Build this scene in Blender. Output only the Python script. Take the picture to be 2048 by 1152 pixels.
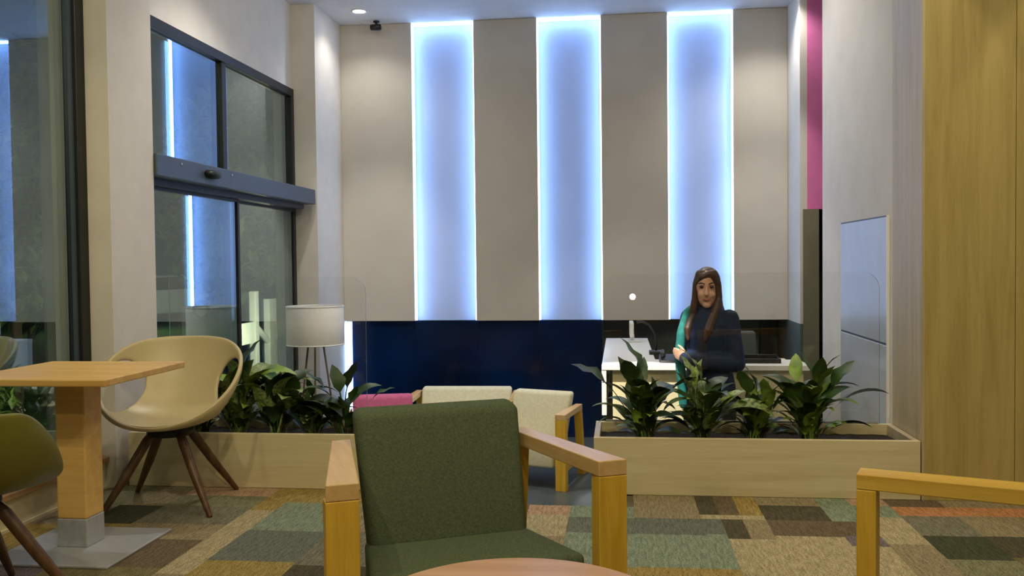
import bpy, bmesh, math, random
from mathutils import Vector, Matrix
random.seed(7)
PI = math.pi
for o in list(bpy.data.objects):
    bpy.data.objects.remove(o)
SC = bpy.context.scene
COL = SC.collection

# ------------------------------------------------------------------ camera
F_PX, YAW, PITCH, ROLL, CAM_H = 1833.0, .1168, -.0287, -.011, 1.18
fw = Vector((-math.sin(YAW) * math.cos(PITCH), math.cos(YAW) * math.cos(PITCH), math.sin(PITCH)))
rt = Vector((math.cos(YAW), math.sin(YAW), 0))
up = rt.cross(fw)
c_, s_ = math.cos(ROLL), math.sin(ROLL)
rt, up = c_ * rt + s_ * up, -s_ * rt + c_ * up
cd = bpy.data.cameras.new('camera')
cd.sensor_width = 36
cd.lens = F_PX / 2048 * 36
cd.clip_start = .05
cam = bpy.data.objects.new('camera', cd)
m4 = Matrix((rt, up, -fw)).transposed().to_4x4()
m4.translation = (0, 0, CAM_H)
cam.matrix_world = m4
COL.objects.link(cam)
SC.camera = cam

# ------------------------------------------------------------------ world, exposure
W = bpy.data.worlds.new('night_world')
SC.world = W
W.use_nodes = True
W.node_tree.nodes['Background'].inputs[0].default_value = (.05, .08, .14, 1)
W.node_tree.nodes['Background'].inputs[1].default_value = .12
SC.view_settings.view_transform = 'Standard'
SC.view_settings.look = 'None'
SC.view_settings.gamma = 1
SC.view_settings.exposure = 0.0
SC.view_settings.use_curve_mapping = False
LOUNGE_W = 66.0       # power of one lounge ceiling spot
LOBBY_W = 150.0        # power of one lobby ceiling spot
WARM = (1.0, .87, .55)
NEUTRAL = (1.0, .95, .87)
LED_COL = (.34, .56, 1.0)
LED_STR = 10.5


# ------------------------------------------------------------------ helpers
def lin(r, g, b):
    def f(c):
        c /= 255
        return c / 12.92 if c <= .04045 else ((c + .055) / 1.055) ** 2.4
    return (f(r), f(g), f(b), 1)


def nodes_of(m):
    m.use_nodes = True
    return m.node_tree.nodes, m.node_tree.links, m.node_tree.nodes['Principled BSDF']


def mat(name, col, rough=.6, metal=0, var=.06, scale=6, bump=0, bscale=200, spec=.5, stretch=None, rnd=0, coat=0):
    """principled material with a little noise in colour and relief"""
    m = bpy.data.materials.new(name)
    n, l, p = nodes_of(m)
    p.inputs['Roughness'].default_value = rough
    p.inputs['Metallic'].default_value = metal
    p.inputs['Specular IOR Level'].default_value = spec
    p.inputs['Coat Weight'].default_value = coat
    tc = n.new('ShaderNodeTexCoord')
    mp = n.new('ShaderNodeMapping')
    l.new(tc.outputs['Object'], mp.inputs[0])
    if stretch:
        mp.inputs['Scale'].default_value = stretch
    no = n.new('ShaderNodeTexNoise')
    no.inputs['Scale'].default_value = scale
    no.inputs['Detail'].default_value = 6
    l.new(mp.outputs[0], no.inputs['Vector'])
    cr = n.new('ShaderNodeValToRGB')
    cr.color_ramp.elements[0].position = .3
    cr.color_ramp.elements[1].position = .7
    cr.color_ramp.elements[0].color = tuple(max(0, c * (1 - var * 2)) for c in col[:3]) + (1,)
    cr.color_ramp.elements[1].color = tuple(min(1, c * (1 + var * 2)) for c in col[:3]) + (1,)
    l.new(no.outputs[0], cr.inputs[0])
    out = cr.outputs[0]
    if rnd:
        oi = n.new('ShaderNodeObjectInfo')
        hs = n.new('ShaderNodeHueSaturation')
        mr = n.new('ShaderNodeMapRange')
        mr.inputs['To Min'].default_value = 1 - rnd
        mr.inputs['To Max'].default_value = 1 + rnd
        l.new(oi.outputs['Random'], mr.inputs[0])
        l.new(mr.outputs[0], hs.inputs['Value'])
        l.new(out, hs.inputs['Color'])
        out = hs.outputs[0]
    l.new(out, p.inputs['Base Color'])
    if bump:
        nb = n.new('ShaderNodeTexNoise')
        nb.inputs['Scale'].default_value = bscale
        nb.inputs['Detail'].default_value = 3
        l.new(mp.outputs[0], nb.inputs['Vector'])
        b = n.new('ShaderNodeBump')
        b.inputs['Strength'].default_value = bump
        b.inputs['Distance'].default_value = .004
        l.new(nb.outputs[0], b.inputs['Height'])
        l.new(b.outputs[0], p.inputs['Normal'])
    return m


def wood(name, a, b, axis='Z', scale=3.0, rough=.45):
    """veneer: long grain along an axis"""
    m = bpy.data.materials.new(name)
    n, l, p = nodes_of(m)
    p.inputs['Roughness'].default_value = rough
    tc = n.new('ShaderNodeTexCoord')
    mp = n.new('ShaderNodeMapping')
    s = [9.0, 9.0, 9.0]
    s['XYZ'.index(axis)] = .55
    mp.inputs['Scale'].default_value = s
    l.new(tc.outputs['Object'], mp.inputs[0])
    n1 = n.new('ShaderNodeTexNoise')
    n1.inputs['Scale'].default_value = scale
    n1.inputs['Detail'].default_value = 8
    n1.inputs['Distortion'].default_value = .6
    l.new(mp.outputs[0], n1.inputs['Vector'])
    n2 = n.new('ShaderNodeTexNoise')
    n2.inputs['Scale'].default_value = scale * 7
    n2.inputs['Detail'].default_value = 4
    l.new(mp.outputs[0], n2.inputs['Vector'])
    mx = n.new('ShaderNodeMath')
    mx.operation = 'MULTIPLY_ADD'
    mx.inputs[1].default_value = .35
    l.new(n2.outputs[0], mx.inputs[0])
    l.new(n1.outputs[0], mx.inputs[2])
    cr = n.new('ShaderNodeValToRGB')
    cr.color_ramp.elements[0].position = .45
    cr.color_ramp.elements[1].position = .85
    cr.color_ramp.elements[0].color = b
    cr.color_ramp.elements[1].color = a
    l.new(mx.outputs[0], cr.inputs[0])
    l.new(cr.outputs[0], p.inputs['Base Color'])
    bp = n.new('ShaderNodeBump')
    bp.inputs['Strength'].default_value = .12
    bp.inputs['Distance'].default_value = .002
    l.new(n2.outputs[0], bp.inputs['Height'])
    l.new(bp.outputs[0], p.inputs['Normal'])
    return m


def emit(name, col, s):
    m = bpy.data.materials.new(name)
    n, l, p = nodes_of(m)
    p.inputs['Base Color'].default_value = (.8, .8, .8, 1)
    p.inputs['Emission Color'].default_value = tuple(col[:3]) + (1,)
    p.inputs['Emission Strength'].default_value = s
    return m


def glass(name, tint, r0, rough=0.0, sheen=(1, 1, 1)):
    """thin clear pane: transparent, with mirror reflection growing towards grazing angles (Schlick)"""
    m = bpy.data.materials.new(name)
    n, l, p = nodes_of(m)
    n.remove(p)
    out = n['Material Output']
    tr = n.new('ShaderNodeBsdfTransparent')
    tr.inputs[0].default_value = tuple(tint) + (1,)
    gl = n.new('ShaderNodeBsdfGlossy')
    gl.inputs['Roughness'].default_value = rough
    gl.inputs['Color'].default_value = tuple(sheen) + (1,)
    lw = n.new('ShaderNodeLayerWeight')
    lw.inputs[0].default_value = .5
    pw = n.new('ShaderNodeMath')
    pw.operation = 'POWER'
    pw.inputs[1].default_value = 5
    l.new(lw.outputs['Facing'], pw.inputs[0])
    ma = n.new('ShaderNodeMath')
    ma.operation = 'MULTIPLY_ADD'
    ma.inputs[1].default_value = 1 - r0
    ma.inputs[2].default_value = r0
    l.new(pw.outputs[0], ma.inputs[0])
    mx = n.new('ShaderNodeMixShader')
    l.new(ma.outputs[0], mx.inputs[0])
    l.new(tr.outputs[0], mx.inputs[1])
    l.new(gl.outputs[0], mx.inputs[2])
    l.new(mx.outputs[0], out.inputs[0])
    return m


def carpet(name, col):
    col = tuple(c * .74 for c in col[:3])
    m = bpy.data.materials.new(name)
    n, l, p = nodes_of(m)
    p.inputs['Roughness'].default_value = .95
    p.inputs['Specular IOR Level'].default_value = .1
    tc = n.new('ShaderNodeTexCoord')
    no = n.new('ShaderNodeTexNoise')
    no.inputs['Scale'].default_value = 140
    no.inputs['Detail'].default_value = 2
    l.new(tc.outputs['Object'], no.inputs['Vector'])
    mp = n.new('ShaderNodeMapping')
    mp.inputs['Scale'].default_value = (90, 14, 1)
    l.new(tc.outputs['Object'], mp.inputs[0])
    n2 = n.new('ShaderNodeTexNoise')
    n2.inputs['Scale'].default_value = 1
    n2.inputs['Detail'].default_value = 2
    l.new(mp.outputs[0], n2.inputs['Vector'])
    ad = n.new('ShaderNodeMath')
    ad.operation = 'MULTIPLY_ADD'
    ad.inputs[1].default_value = .6
    l.new(n2.outputs[0], ad.inputs[0])
    l.new(no.outputs[0], ad.inputs[2])
    cr = n.new('ShaderNodeValToRGB')
    cr.color_ramp.elements[0].position = .55
    cr.color_ramp.elements[1].position = 1.05
    cr.color_ramp.elements[0].color = tuple(c * .5 for c in col[:3]) + (1,)
    cr.color_ramp.elements[1].color = tuple(min(1, c * 1.6) for c in col[:3]) + (1,)
    l.new(ad.outputs[0], cr.inputs[0])
    l.new(cr.outputs[0], p.inputs['Base Color'])
    bp = n.new('ShaderNodeBump')
    bp.inputs['Strength'].default_value = .5
    bp.inputs['Distance'].default_value = .004
    l.new(ad.outputs[0], bp.inputs['Height'])
    l.new(bp.outputs[0], p.inputs['Normal'])
    return m


def tag(o, label=None, cat=None, group=None, kind=None):
    for k, v in (('label', label), ('category', cat), ('group', group), ('kind', kind)):
        if v:
            o[k] = v
    return o


def thing(name, label, cat, loc=(0, 0, 0), rz=0, group=None, kind=None):
    o = bpy.data.objects.new(name, None)
    o.empty_display_size = .1
    COL.objects.link(o)
    o.location = loc
    o.rotation_euler = (0, 0, rz)
    return tag(o, label, cat, group, kind)


def obj(name, bm, material, parent=None, smooth=False, world=False):
    """bmesh -> one mesh object; coordinates are the parent's local ones, or the room's if world"""
    me = bpy.data.meshes.new(name)
    bmesh.ops.recalc_face_normals(bm, faces=bm.faces)
    bm.to_mesh(me)
    bm.free()
    for x in (material if isinstance(material, (list, tuple)) else [material]):
        me.materials.append(x)
    if smooth:
        me.polygons.foreach_set('use_smooth', [True] * len(me.polygons))
    o = bpy.data.objects.new(name, me)
    COL.objects.link(o)
    if parent is not None:
        o.parent = parent
        if world:
            mm = Matrix.Identity(4)
            q = parent
            while q is not None:
                mm = (Matrix.Translation(q.location) @ q.rotation_euler.to_matrix().to_4x4()) @ mm
                q = q.parent
            o.matrix_parent_inverse = mm.inverted()
    return o


def autosmooth(o, ang=40):
    me = o.data
    me.polygons.foreach_set('use_smooth', [True] * len(me.polygons))
    try:
        me.set_sharp_from_angle(angle=math.radians(ang))
    except Exception:
        pass
    return o


def box(bm, lo, hi, bev=0, seg=2, M=None):
    lo, hi = Vector(lo), Vector(hi)
    r = bmesh.ops.create_cube(bm, size=1)
    vs = r['verts']
    for v in vs:
        v.co = Vector((lo[i] if v.co[i] < 0 else hi[i] for i in range(3)))
    if bev:
        es = list({e for v in vs for e in v.link_edges})
        rr = bmesh.ops.bevel(bm, geom=es, offset=bev, segments=seg, profile=.5, affect='EDGES')
        vs = [v for v in rr['verts']] + [v for v in vs if v.is_valid]
        vs = list(set(vs))
    if M is not None:
        bmesh.ops.transform(bm, matrix=M, verts=vs)
    return vs


def B(lo, hi, bev=0, seg=2, M=None):
    bm = bmesh.new()
    box(bm, lo, hi, bev, seg, M)
    return bm


def hexa(bm, b, t, bev=0, seg=2):
    """solid from 4 bottom and 4 top points"""
    v = [bm.verts.new(p) for p in list(b) + list(t)]
    fs = [(0, 1, 2, 3), (7, 6, 5, 4), (0, 4, 5, 1), (1, 5, 6, 2), (2, 6, 7, 3), (3, 7, 4, 0)]
    F = [bm.faces.new([v[i] for i in f]) for f in fs]
    if bev:
        bmesh.ops.recalc_face_normals(bm, faces=F)
        es = list({e for f in F for e in f.edges})
        bmesh.ops.bevel(bm, geom=es, offset=bev, segments=seg, profile=.5, affect='EDGES')


def ring(bm, c, ax, ay, rx, ry, n):
    return [bm.verts.new(c + ax * (rx * math.cos(2 * PI * i / n)) + ay * (ry * math.sin(2 * PI * i / n))) for i in range(n)]


def bridge(bm, a, b):
    n = len(a)
    for i in range(n):
        bm.faces.new((a[i], a[(i + 1) % n], b[(i + 1) % n], b[i]))


def tube(bm, pts, rad, n=12, caps=True):
    pts = [Vector(p) for p in pts]
    if not isinstance(rad, (list, tuple)):
        rad = [rad] * len(pts)
    rs = []
    prev = None
    for i, p in enumerate(pts):
        d = (pts[min(i + 1, len(pts) - 1)] - pts[max(i - 1, 0)]).normalized()
        if prev is None:
            a = d.orthogonal().normalized()
        else:
            a = (prev - d * prev.dot(d))
            a = a.normalized() if a.length > 1e-6 else d.orthogonal().normalized()
        prev = a
        b = d.cross(a)
        r = rad[i]
        rx, ry = r if isinstance(r, (list, tuple)) else (r, r)
        rs.append(ring(bm, p, a, b, rx, ry, n))
    for i in range(len(rs) - 1):
        bridge(bm, rs[i], rs[i + 1])
    if caps:
        bm.faces.new(rs[0][::-1])
        bm.faces.new(rs[-1])


def lathe(bm, prof, n=24, c=(0, 0, 0), cap=True):
    c = Vector(c)
    X, Y = Vector((1, 0, 0)), Vector((0, 1, 0))
    rs = [ring(bm, c + Vector((0, 0, z)), X, Y, r, r, n) for r, z in prof]
    for i in range(len(rs) - 1):
        bridge(bm, rs[i], rs[i + 1])
    if cap:
        bm.faces.new(rs[0][::-1])
        bm.faces.new(rs[-1])


def capsule(bm, a, b, ra, rb, n=14):
    """tapered limb with rounded ends"""
    a, b = Vector(a), Vector(b)
    d = (b - a).normalized()
    pts, rad = [], []
    for k in (80, 55, 28):
        t = math.radians(k)
        pts.append(a - d * ra * math.sin(t)); rad.append(ra * math.cos(t))
    pts += [a, b]; rad += [ra, rb]
    for k in (28, 55, 80):
        t = math.radians(k)
        pts.append(b + d * rb * math.sin(t)); rad.append(rb * math.cos(t))
    tube(bm, pts, rad, n)


def limb(bm, pts, rad, n=14):
    for i in range(len(pts) - 1):
        capsule(bm, pts[i], pts[i + 1], rad[i], rad[i + 1], n)


def prism(bm, outline, h0, h1, M=None):
    """outline in x,z extruded along y from h0 to h1"""
    a = [bm.verts.new((x, h0, z)) for x, z in outline]
    b = [bm.verts.new((x, h1, z)) for x, z in outline]
    bridge(bm, a, b)
    f = [bm.faces.new(a[::-1]), bm.faces.new(b)]
    if M is not None:
        bmesh.ops.transform(bm, matrix=M, verts=a + b)
    return f


def copy_tree(o, parent=None):
    c = o.copy()
    COL.objects.link(c)
    if parent is not None:
        c.parent = parent
    for ch in o.children:
        copy_tree(ch, c)
    return c


# ------------------------------------------------------------------ materials
M = {}
M['white_wall'] = mat('white_wall_paint', lin(214, 208, 198), .8, var=.02, bump=.05)
M['ceiling'] = mat('ceiling_paint', lin(226, 226, 226), .85, var=.02)
M['panel'] = mat('grey_wall_panel', lin(196, 190, 180), .6, var=.03, scale=2)
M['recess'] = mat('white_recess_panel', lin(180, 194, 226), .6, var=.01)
M['pink_wall'] = mat('magenta_wall_paint', lin(226, 120, 178), .7, var=.04)
M['dark_glass'] = mat('navy_black_glass', lin(3, 26, 62), .16, var=.3, scale=1.5, spec=.4)
M['niche'] = mat('niche_charcoal', lin(84, 92, 88), .55, var=.12, scale=2)
M['olive_frame'] = mat('olive_grey_frame', lin(128, 122, 98), .5, var=.04)
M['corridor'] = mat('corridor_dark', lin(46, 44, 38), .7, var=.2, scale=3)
M['wood_wall'] = wood('oak_wall_veneer', lin(188, 168, 108), lin(166, 146, 86), 'Z', 2.2)
M['wood_side'] = wood('pale_oak_side', lin(196, 180, 146), lin(176, 158, 124), 'Z', 2.2)
M['planter_wood'] = wood('pale_oak_planter', lin(216, 204, 168), lin(200, 184, 142), 'X', 2.4)
M['oak'] = wood('oak_frame', lin(222, 180, 66), lin(198, 152, 40), 'Z', 3)
M['oak_light'] = wood('oak_arm', lin(212, 180, 126), lin(192, 152, 92), 'Y', 3, .32)
M['oak_settee'] = wood('oak_settee_arm', lin(226, 186, 84), lin(204, 160, 58), 'X', 3)
M['table_wood'] = wood('beech_table', lin(228, 188, 114), lin(208, 162, 86), 'X', 2.5)
M['round_wood'] = wood('pinkish_beech_top', lin(206, 164, 128), lin(186, 142, 104), 'X', 2.2, .4)
M['walnut'] = wood('walnut_leg', lin(100, 70, 38), lin(66, 42, 20), 'Z', 4)
M['sill_wood'] = wood('sill_board', lin(186, 150, 104), lin(150, 106, 64), 'Y', 3)
M['plinth'] = mat('plinth_paint', lin(218, 208, 172), .6, var=.03)
M['steel'] = mat('brushed_steel', lin(186, 188, 192), .45, metal=.45, var=.06, scale=40, stretch=(1, 12, 1))
M['slate'] = mat('slate_metal', lin(78, 88, 98), .45, metal=.3, var=.03)
M['frame_dark'] = mat('dark_bronze_frame', lin(38, 40, 40), .45, metal=.4, var=.05)
M['black'] = mat('black_plastic', lin(18, 18, 20), .45, var=.1)
M['lobby_floor'] = mat('lobby_stone_floor', lin(76, 84, 84), .35, var=.12, scale=3)
M['soil'] = mat('dark_soil', lin(36, 26, 20), .95, var=.4, scale=60, bump=.8, bscale=120)
M['green_fabric'] = mat('green_fabric', lin(82, 92, 70), .95, var=.12, scale=160, bump=.35, bscale=500, spec=.1)
M['white_fabric'] = mat('ivory_fabric', lin(206, 200, 172), .9, var=.04, scale=40, bump=.2, bscale=400, spec=.15)
M['pink_fabric'] = mat('pink_fabric', lin(172, 88, 122), .9, var=.06, scale=40, bump=.2, bscale=400, spec=.15)
M['shell_beige'] = mat('beige_shell', lin(190, 174, 132), .38, var=.02, spec=.5)
M['shell_olive'] = mat('olive_shell', lin(110, 106, 36), .42, var=.04, spec=.5)
M['shade'] = mat('linen_lamp_shade', lin(226, 224, 220), .85, var=.03, scale=90)
M['laminate'] = mat('pale_grey_door_laminate', lin(190, 196, 204), .25, var=.02)
M['white_gloss'] = mat('white_lacquer', lin(232, 230, 226), .3, var=.01)
M['desk_front'] = mat('cream_desk_front', lin(216, 204, 164), .5, var=.03)
M['screen_glass'] = glass('clear_guard_glass', (.985, .992, .988), .028)
M['glass_edge'] = mat('glass_edge_green', lin(112, 132, 124), .2, var=.05)
M['window_glass'] = glass('coated_window_glass', (.80, .86, .82), .32, 0.0, (.72, .88, 1.0))
M['led'] = emit('led_blue_white', LED_COL, LED_STR)
M['lens'] = emit('downlight_lens', (1, .95, .88), 22)
M['leaf'] = mat('dark_green_leaf', lin(52, 76, 34), .4, var=.3, scale=14, rnd=.45)
M['leaf_light'] = mat('light_green_leaf', lin(112, 138, 52), .42, var=.25, scale=16, rnd=.3)
M['leaf_varieg'] = mat('variegated_leaf', lin(128, 146, 84), .4, var=.42, scale=70, rnd=.2)
M['stem_brown'] = mat('brown_stem', lin(74, 58, 36), .8, var=.2)
M['grass'] = mat('lawn_grass', lin(58, 96, 34), .95, var=.4, scale=30, bump=.6)
M['hedge'] = mat('hedge_leaf', lin(84, 108, 44), .6, var=.35, scale=5, rnd=.2)
M['bark'] = mat('tree_bark', lin(78, 66, 52), .9, var=.3, scale=20)
M['paving'] = mat('outdoor_paving', lin(92, 92, 86), .8, var=.15, scale=4)
M['white_paint'] = mat('white_outdoor_paint', lin(222, 226, 222), .5, var=.02)
M['skin'] = mat('skin', lin(206, 158, 132), .5, var=.05, scale=20)
M['hair'] = mat('brown_hair', lin(72, 48, 34), .5, var=.3, scale=60, stretch=(3, 3, .3))
M['navy'] = mat('navy_jacket', lin(6, 28, 62), .8, var=.2, scale=30, bump=.2)
M['trouser'] = mat('dark_trousers', lin(24, 30, 26), .85, var=.2, scale=30)
M['teal'] = mat('teal_scarf', lin(24, 112, 108), .8, var=.15, scale=30)
M['lips'] = mat('lip_red', lin(168, 84, 80), .45, var=.05)
M['eye_dark'] = mat('dark_eye', lin(34, 26, 22), .2, var=.05)
M['car_paint'] = mat('white_car_paint', lin(226, 230, 232), .2, var=.01, coat=.6)

# ------------------------------------------------------------------ room measures
XC = -2.66      # face of the columns on the left
XD = -2.87      # door wall, set back
YB = 8.66       # back wall, face of the proud panels
YREC = 8.78     # back of the lit recesses
ZC = 3.472      # ceiling
ZL = -.5        # lobby floor
ZBAND = .62     # lower edge of the wall panels
YS = 4.62       # front of the planters
XR = 1.45       # white wall on the right
BACK_X = 1.537  # end of the back wall


def struct(name, bm, m, label=None, parent=None):
    o = obj(name, bm, m, parent)
    if parent is None:
        tag(o, label, kind='structure')
    return o


# ---- lounge floor with carpet tiles
bm = bmesh.new()
box(bm, (-2.95, -3.2, -.62), (3.3, 4.395, -.006))
box(bm, (-2.95, 4.395, -.62), (-1.25, 5.11, -.006))
box(bm, (-.14, 4.395, -.62), (3.3, 5.11, -.006))
FLOOR = struct('floor', bm, mat('floor_screed', lin(96, 90, 70), .9), 'raised lounge floor laid with patchwork carpet tiles')
CC = {
    'tan': carpet('carpet_tan', lin(150, 136, 108)), 'cream': carpet('carpet_cream', lin(176, 162, 128)),
    'olive': carpet('carpet_olive', lin(122, 114, 80)), 'ochre': carpet('carpet_ochre', lin(160, 138, 82)),
    'brown': carpet('carpet_brown', lin(112, 98, 78)), 'dark': carpet('carpet_dark', lin(88, 82, 64)),
    'grey': carpet('carpet_grey', lin(126, 122, 104)), 'teal': carpet('carpet_teal', lin(136, 148, 126)),
    'blue': carpet('carpet_bluegrey', lin(112, 116, 106)), 'green': carpet('carpet_darkgreen', lin(74, 78, 58)),
    'orange': carpet('carpet_orange', lin(190, 134, 92)), 'pink': carpet('carpet_pink', lin(182, 150, 122)),
    'purple': carpet('carpet_purple', lin(118, 106, 112)), 'sage': carpet('carpet_sage', lin(132, 130, 100)),
}
cols = [
    (-2.735, -2.46, [(3.36, 'purple'), (3.9, 'ochre'), (4.24, 'tan'), (4.62, 'sage')]),
    (-2.46, -2.23, [(3.36, 'purple'), (3.93, 'ochre'), (4.24, 'green'), (4.62, 'tan')]),
    (-2.23, -1.78, [(3.36, 'olive'), (3.72, 'brown'), (3.95, 'tan'), (4.25, 'grey'), (4.45, 'sage'), (4.62, 'pink')]),
    (-1.78, -1.65, [(3.3, 'tan'), (4.2, 'cream'), (4.62, 'ochre')]),
    (-1.65, -1.28, [(3.28, 'dark'), (3.47, 'ochre'), (3.88, 'blue'), (4.35, 'teal'), (4.62, 'ochre')]),
    (-1.28, -.9, [(3.44, 'dark'), (3.9, 'grey'), (4.36, 'tan'), (4.62, 'olive')]),
    (-.9, -.44, [(3.5, 'tan'), (4.0, 'sage'), (4.395, 'brown')]),
    (-.44, -.24, [(3.5, 'olive'), (3.9, 'tan'), (4.23, 'cream'), (4.395, 'pink')]),
    (-.24, .06, [(3.52, 'ochre'), (3.96, 'teal'), (4.2, 'blue'), (4.395, 'teal')]),
    (.06, .36, [(3.53, 'ochre'), (3.96, 'teal'), (4.21, 'blue'), (4.62, 'tan')]),
    (.36, .45, [(3.53, 'ochre'), (3.98, 'teal'), (4.215, 'blue'), (4.285, 'cream'), (4.62, 'dark')]),
    (.45, .545, [(3.92, 'cream'), (4.215, 'dark'), (4.285, 'cream'), (4.62, 'brown')]),
    (.545, .65, [(3.92, 'cream'), (4.215, 'tan'), (4.285, 'cream'), (4.62, 'ochre')]),
    (.65, .94, [(3.98, 'cream'), (4.22, 'brown'), (4.47, 'dark'), (4.62, 'tan')]),
    (.94, 1.09, [(3.86, 'cream'), (4.0, 'purple'), (4.22, 'brown'), (4.62, 'teal')]),
    (1.09, 1.265, [(3.9, 'tan'), (4.3, 'cream'), (4.5, 'teal'), (4.62, 'pink')]),
    (1.265, 1.52, [(3.72, 'sage'), (4.03, 'green'), (4.335, 'grey'), (4.49, 'orange'), (4.62, 'brown')]),
    (1.52, 1.9, [(3.76, 'olive'), (4.04, 'dark'), (4.35, 'tan'), (4.5, 'orange'), (4.62, 'tan')]),
    (1.9, 2.5, [(3.78, 'sage'), (4.06, 'dark'), (4.36, 'cream'), (4.62, 'tan')]),
    (2.5, 3.3, [(3.7, 'grey'), (4.2, 'brown'), (4.62, 'tan')]),
]
keys = list(CC)
for x0, x1, ys in cols:
    y0 = 3.1
    for y1, k in ys:
        obj('carpet_tile', B((x0 + .0001, y0 + .0001, -.006), (x1 - .0001, y1 - .0001, 0), .0005, 1), CC[k], FLOOR)
        y0 = y1
xs_near = [-2.735, -2.2, -1.65, -1.1, -.55, 0, .55, 1.1, 1.65, 2.2, 2.75, 3.3]
for i in range(len(xs_near) - 1):
    y = -3.2
    while y < 3.1 - 1e-6:
        y1 = min(3.1, y + .9)
        obj('carpet_tile', B((xs_near[i] + .0001, y + .0001, -.006), (xs_near[i + 1] - .0001, y1 - .0001, 0), .0012, 1), CC[random.choice(keys)], FLOOR)
        y = y1

# ---- lobby floor and the steps down to it
struct('floor_lobby', B((-2.95, 4.9, -.62), (3.3, 10.5, ZL)), M['lobby_floor'], 'dark stone floor of the lower lobby')
steps = thing('trim_steps', 'two dark stone steps between the planters down to the lobby', None, (-.7, 4.7, ZL), kind='structure')
obj('step', B((-1.245, 4.4, ZL), (-.145, 4.72, -.17), .006), M['lobby_floor'], steps, world=True)
obj('step', B((-1.245, 4.72, ZL), (-.145, 5.02, -.335), .006), M['lobby_floor'], steps, world=True)

# ---- ceiling
struct('ceiling', B((-3.1, -3.2, ZC), (3.3, 10.5, ZC + .15)), M['ceiling'], 'flat pale ceiling over lounge and lobby')

# ---- left side: column, door wall, pilaster, window surround
bm = bmesh.new()
box(bm, (-3.05, 4.56, ZL), (XC, 5.02, ZC))                 # column between window and door
box(bm, (-3.05, 5.02, 2.728), (XD, 7.9, ZC))               # wall over the door
box(bm, (-3.05, 7.9, ZL), (XC, YB + .3, ZC))               # pilaster to the corner
box(bm, (-3.05, -3.2, 3.3), (-2.80, 4.56, ZC))             # above the lounge window
box(bm, (-3.05, -3.2, ZL), (-2.735, 4.56, .141))           # plinth
struct('wall_left', bm, M['white_wall'], 'white wall with columns around the window and the entrance door')
t = thing('trim_plinth', 'low beige plinth board with wooden sill under the lounge window', None, (-2.72, 1, 0), kind='structure')
obj('plinth_board', B((-2.735, -3.2, .012), (-2.722, 4.615, .141)), M['plinth'], t, world=True)
obj('sill_board', B((-2.80, -3.2, .141), (-2.70, 4.56, .171), .004), M['sill_wood'], t, world=True)
obj('skirting', B((-2.722, -3.2, 0), (-2.712, 4.61, .014)), M['plinth'], t, world=True)

# lounge window
t = thing('window_1', 'tall dark framed lounge window with a reflecting pane', None, (-2.84, 2, .2), kind='structure')
XG = -2.835
for nm, lo, hi in (('frame_jamb', (XG - .04, 4.48, .171), (XG + .05, 4.56, 3.3)), ('frame_jamb', (XG - .04, -3.2, .171), (XG + .05, -3.1, 3.3)),
                   ('frame_rail', (XG - .04, -3.1, .171), (XG + .05, 4.48, .262)), ('frame_rail', (XG - .04, -3.1, 3.24), (XG + .05, 4.48, 3.3)),
                   ('mullion', (XG - .04, .86, .262), (XG + .04, .93, 3.24))):
    obj(nm, B(lo, hi, .004), M['frame_dark'], t, world=True)
obj('glazing_bead', B((XG + .012, 4.462, .262), (XG + .03, 4.48, 3.24)), M['slate'], t, world=True)
obj('pane', B((XG - .012, .93, .262), (XG + .012, 4.48, 3.24)), M['window_glass'], t, world=True)
obj('pane', B((XG - .012, -3.1, .262), (XG + .012, .86, 3.24)), M['window_glass'], t, world=True)

# entrance door with transom
t = thing('door_1', 'automatic glass sliding entrance door with transom and slate grey operator beam', None, (-2.87, 6.46, ZL), kind='structure')
XT = -2.90
FD = M['frame_dark']
for nm, lo, hi in (('frame_head', (XT - .05, 5.02, 2.66), (XD + .012, 7.9, 2.728)),
                   ('frame_jamb', (XT - .05, 7.84, ZL), (XD + .012, 7.9, 2.66)),
                   ('frame_jamb', (XT - .05, 5.02, ZL), (XD + .012, 5.08, 2.66)),
                   ('mullion', (XT - .04, 6.43, 1.84), (XT + .035, 6.5, 2.66)),
                   ('transom_rail', (XT - .05, 5.08, 1.80), (XT + .03, 7.84, 1.86))):
    obj(nm, B(lo, hi, .003), FD, t, world=True)
obj('transom_pane', B((XT - .01, 5.08, 1.86), (XT + .01, 6.43, 2.66)), M['window_glass'], t, world=True)
obj('transom_pane', B((XT - .01, 6.5, 1.86), (XT + .01, 7.84, 2.66)), M['window_glass'], t, world=True)
hd = obj('operator_beam', B((-2.85, 5.025, 1.70), (-2.64, 7.80, 1.828), .006), M['slate'], t, world=True)
obj('beam_soffit', B((-2.84, 5.03, 1.66), (-2.74, 7.78, 1.70)), M['frame_dark'], t, world=True)
bm = bmesh.new()
tube(bm, [(-2.645, 5.72, 1.77), (-2.60, 5.72, 1.765), (-2.585, 5.72, 1.757)], [.03, .027, .012], 16)
bmesh.ops.scale(bm, vec=(1, 3.0, 1), space=Matrix.Translation((0, -5.72, 0)), verts=bm.verts)
obj('motion_sensor', bm, M['frame_dark'], t, True, True)
for yy in (5.32, 6.05):
    obj('screw_cap', B((-2.64, yy - .008, 1.79), (-2.634, yy + .008, 1.802), .002), M['steel'], t, world=True)
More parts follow.
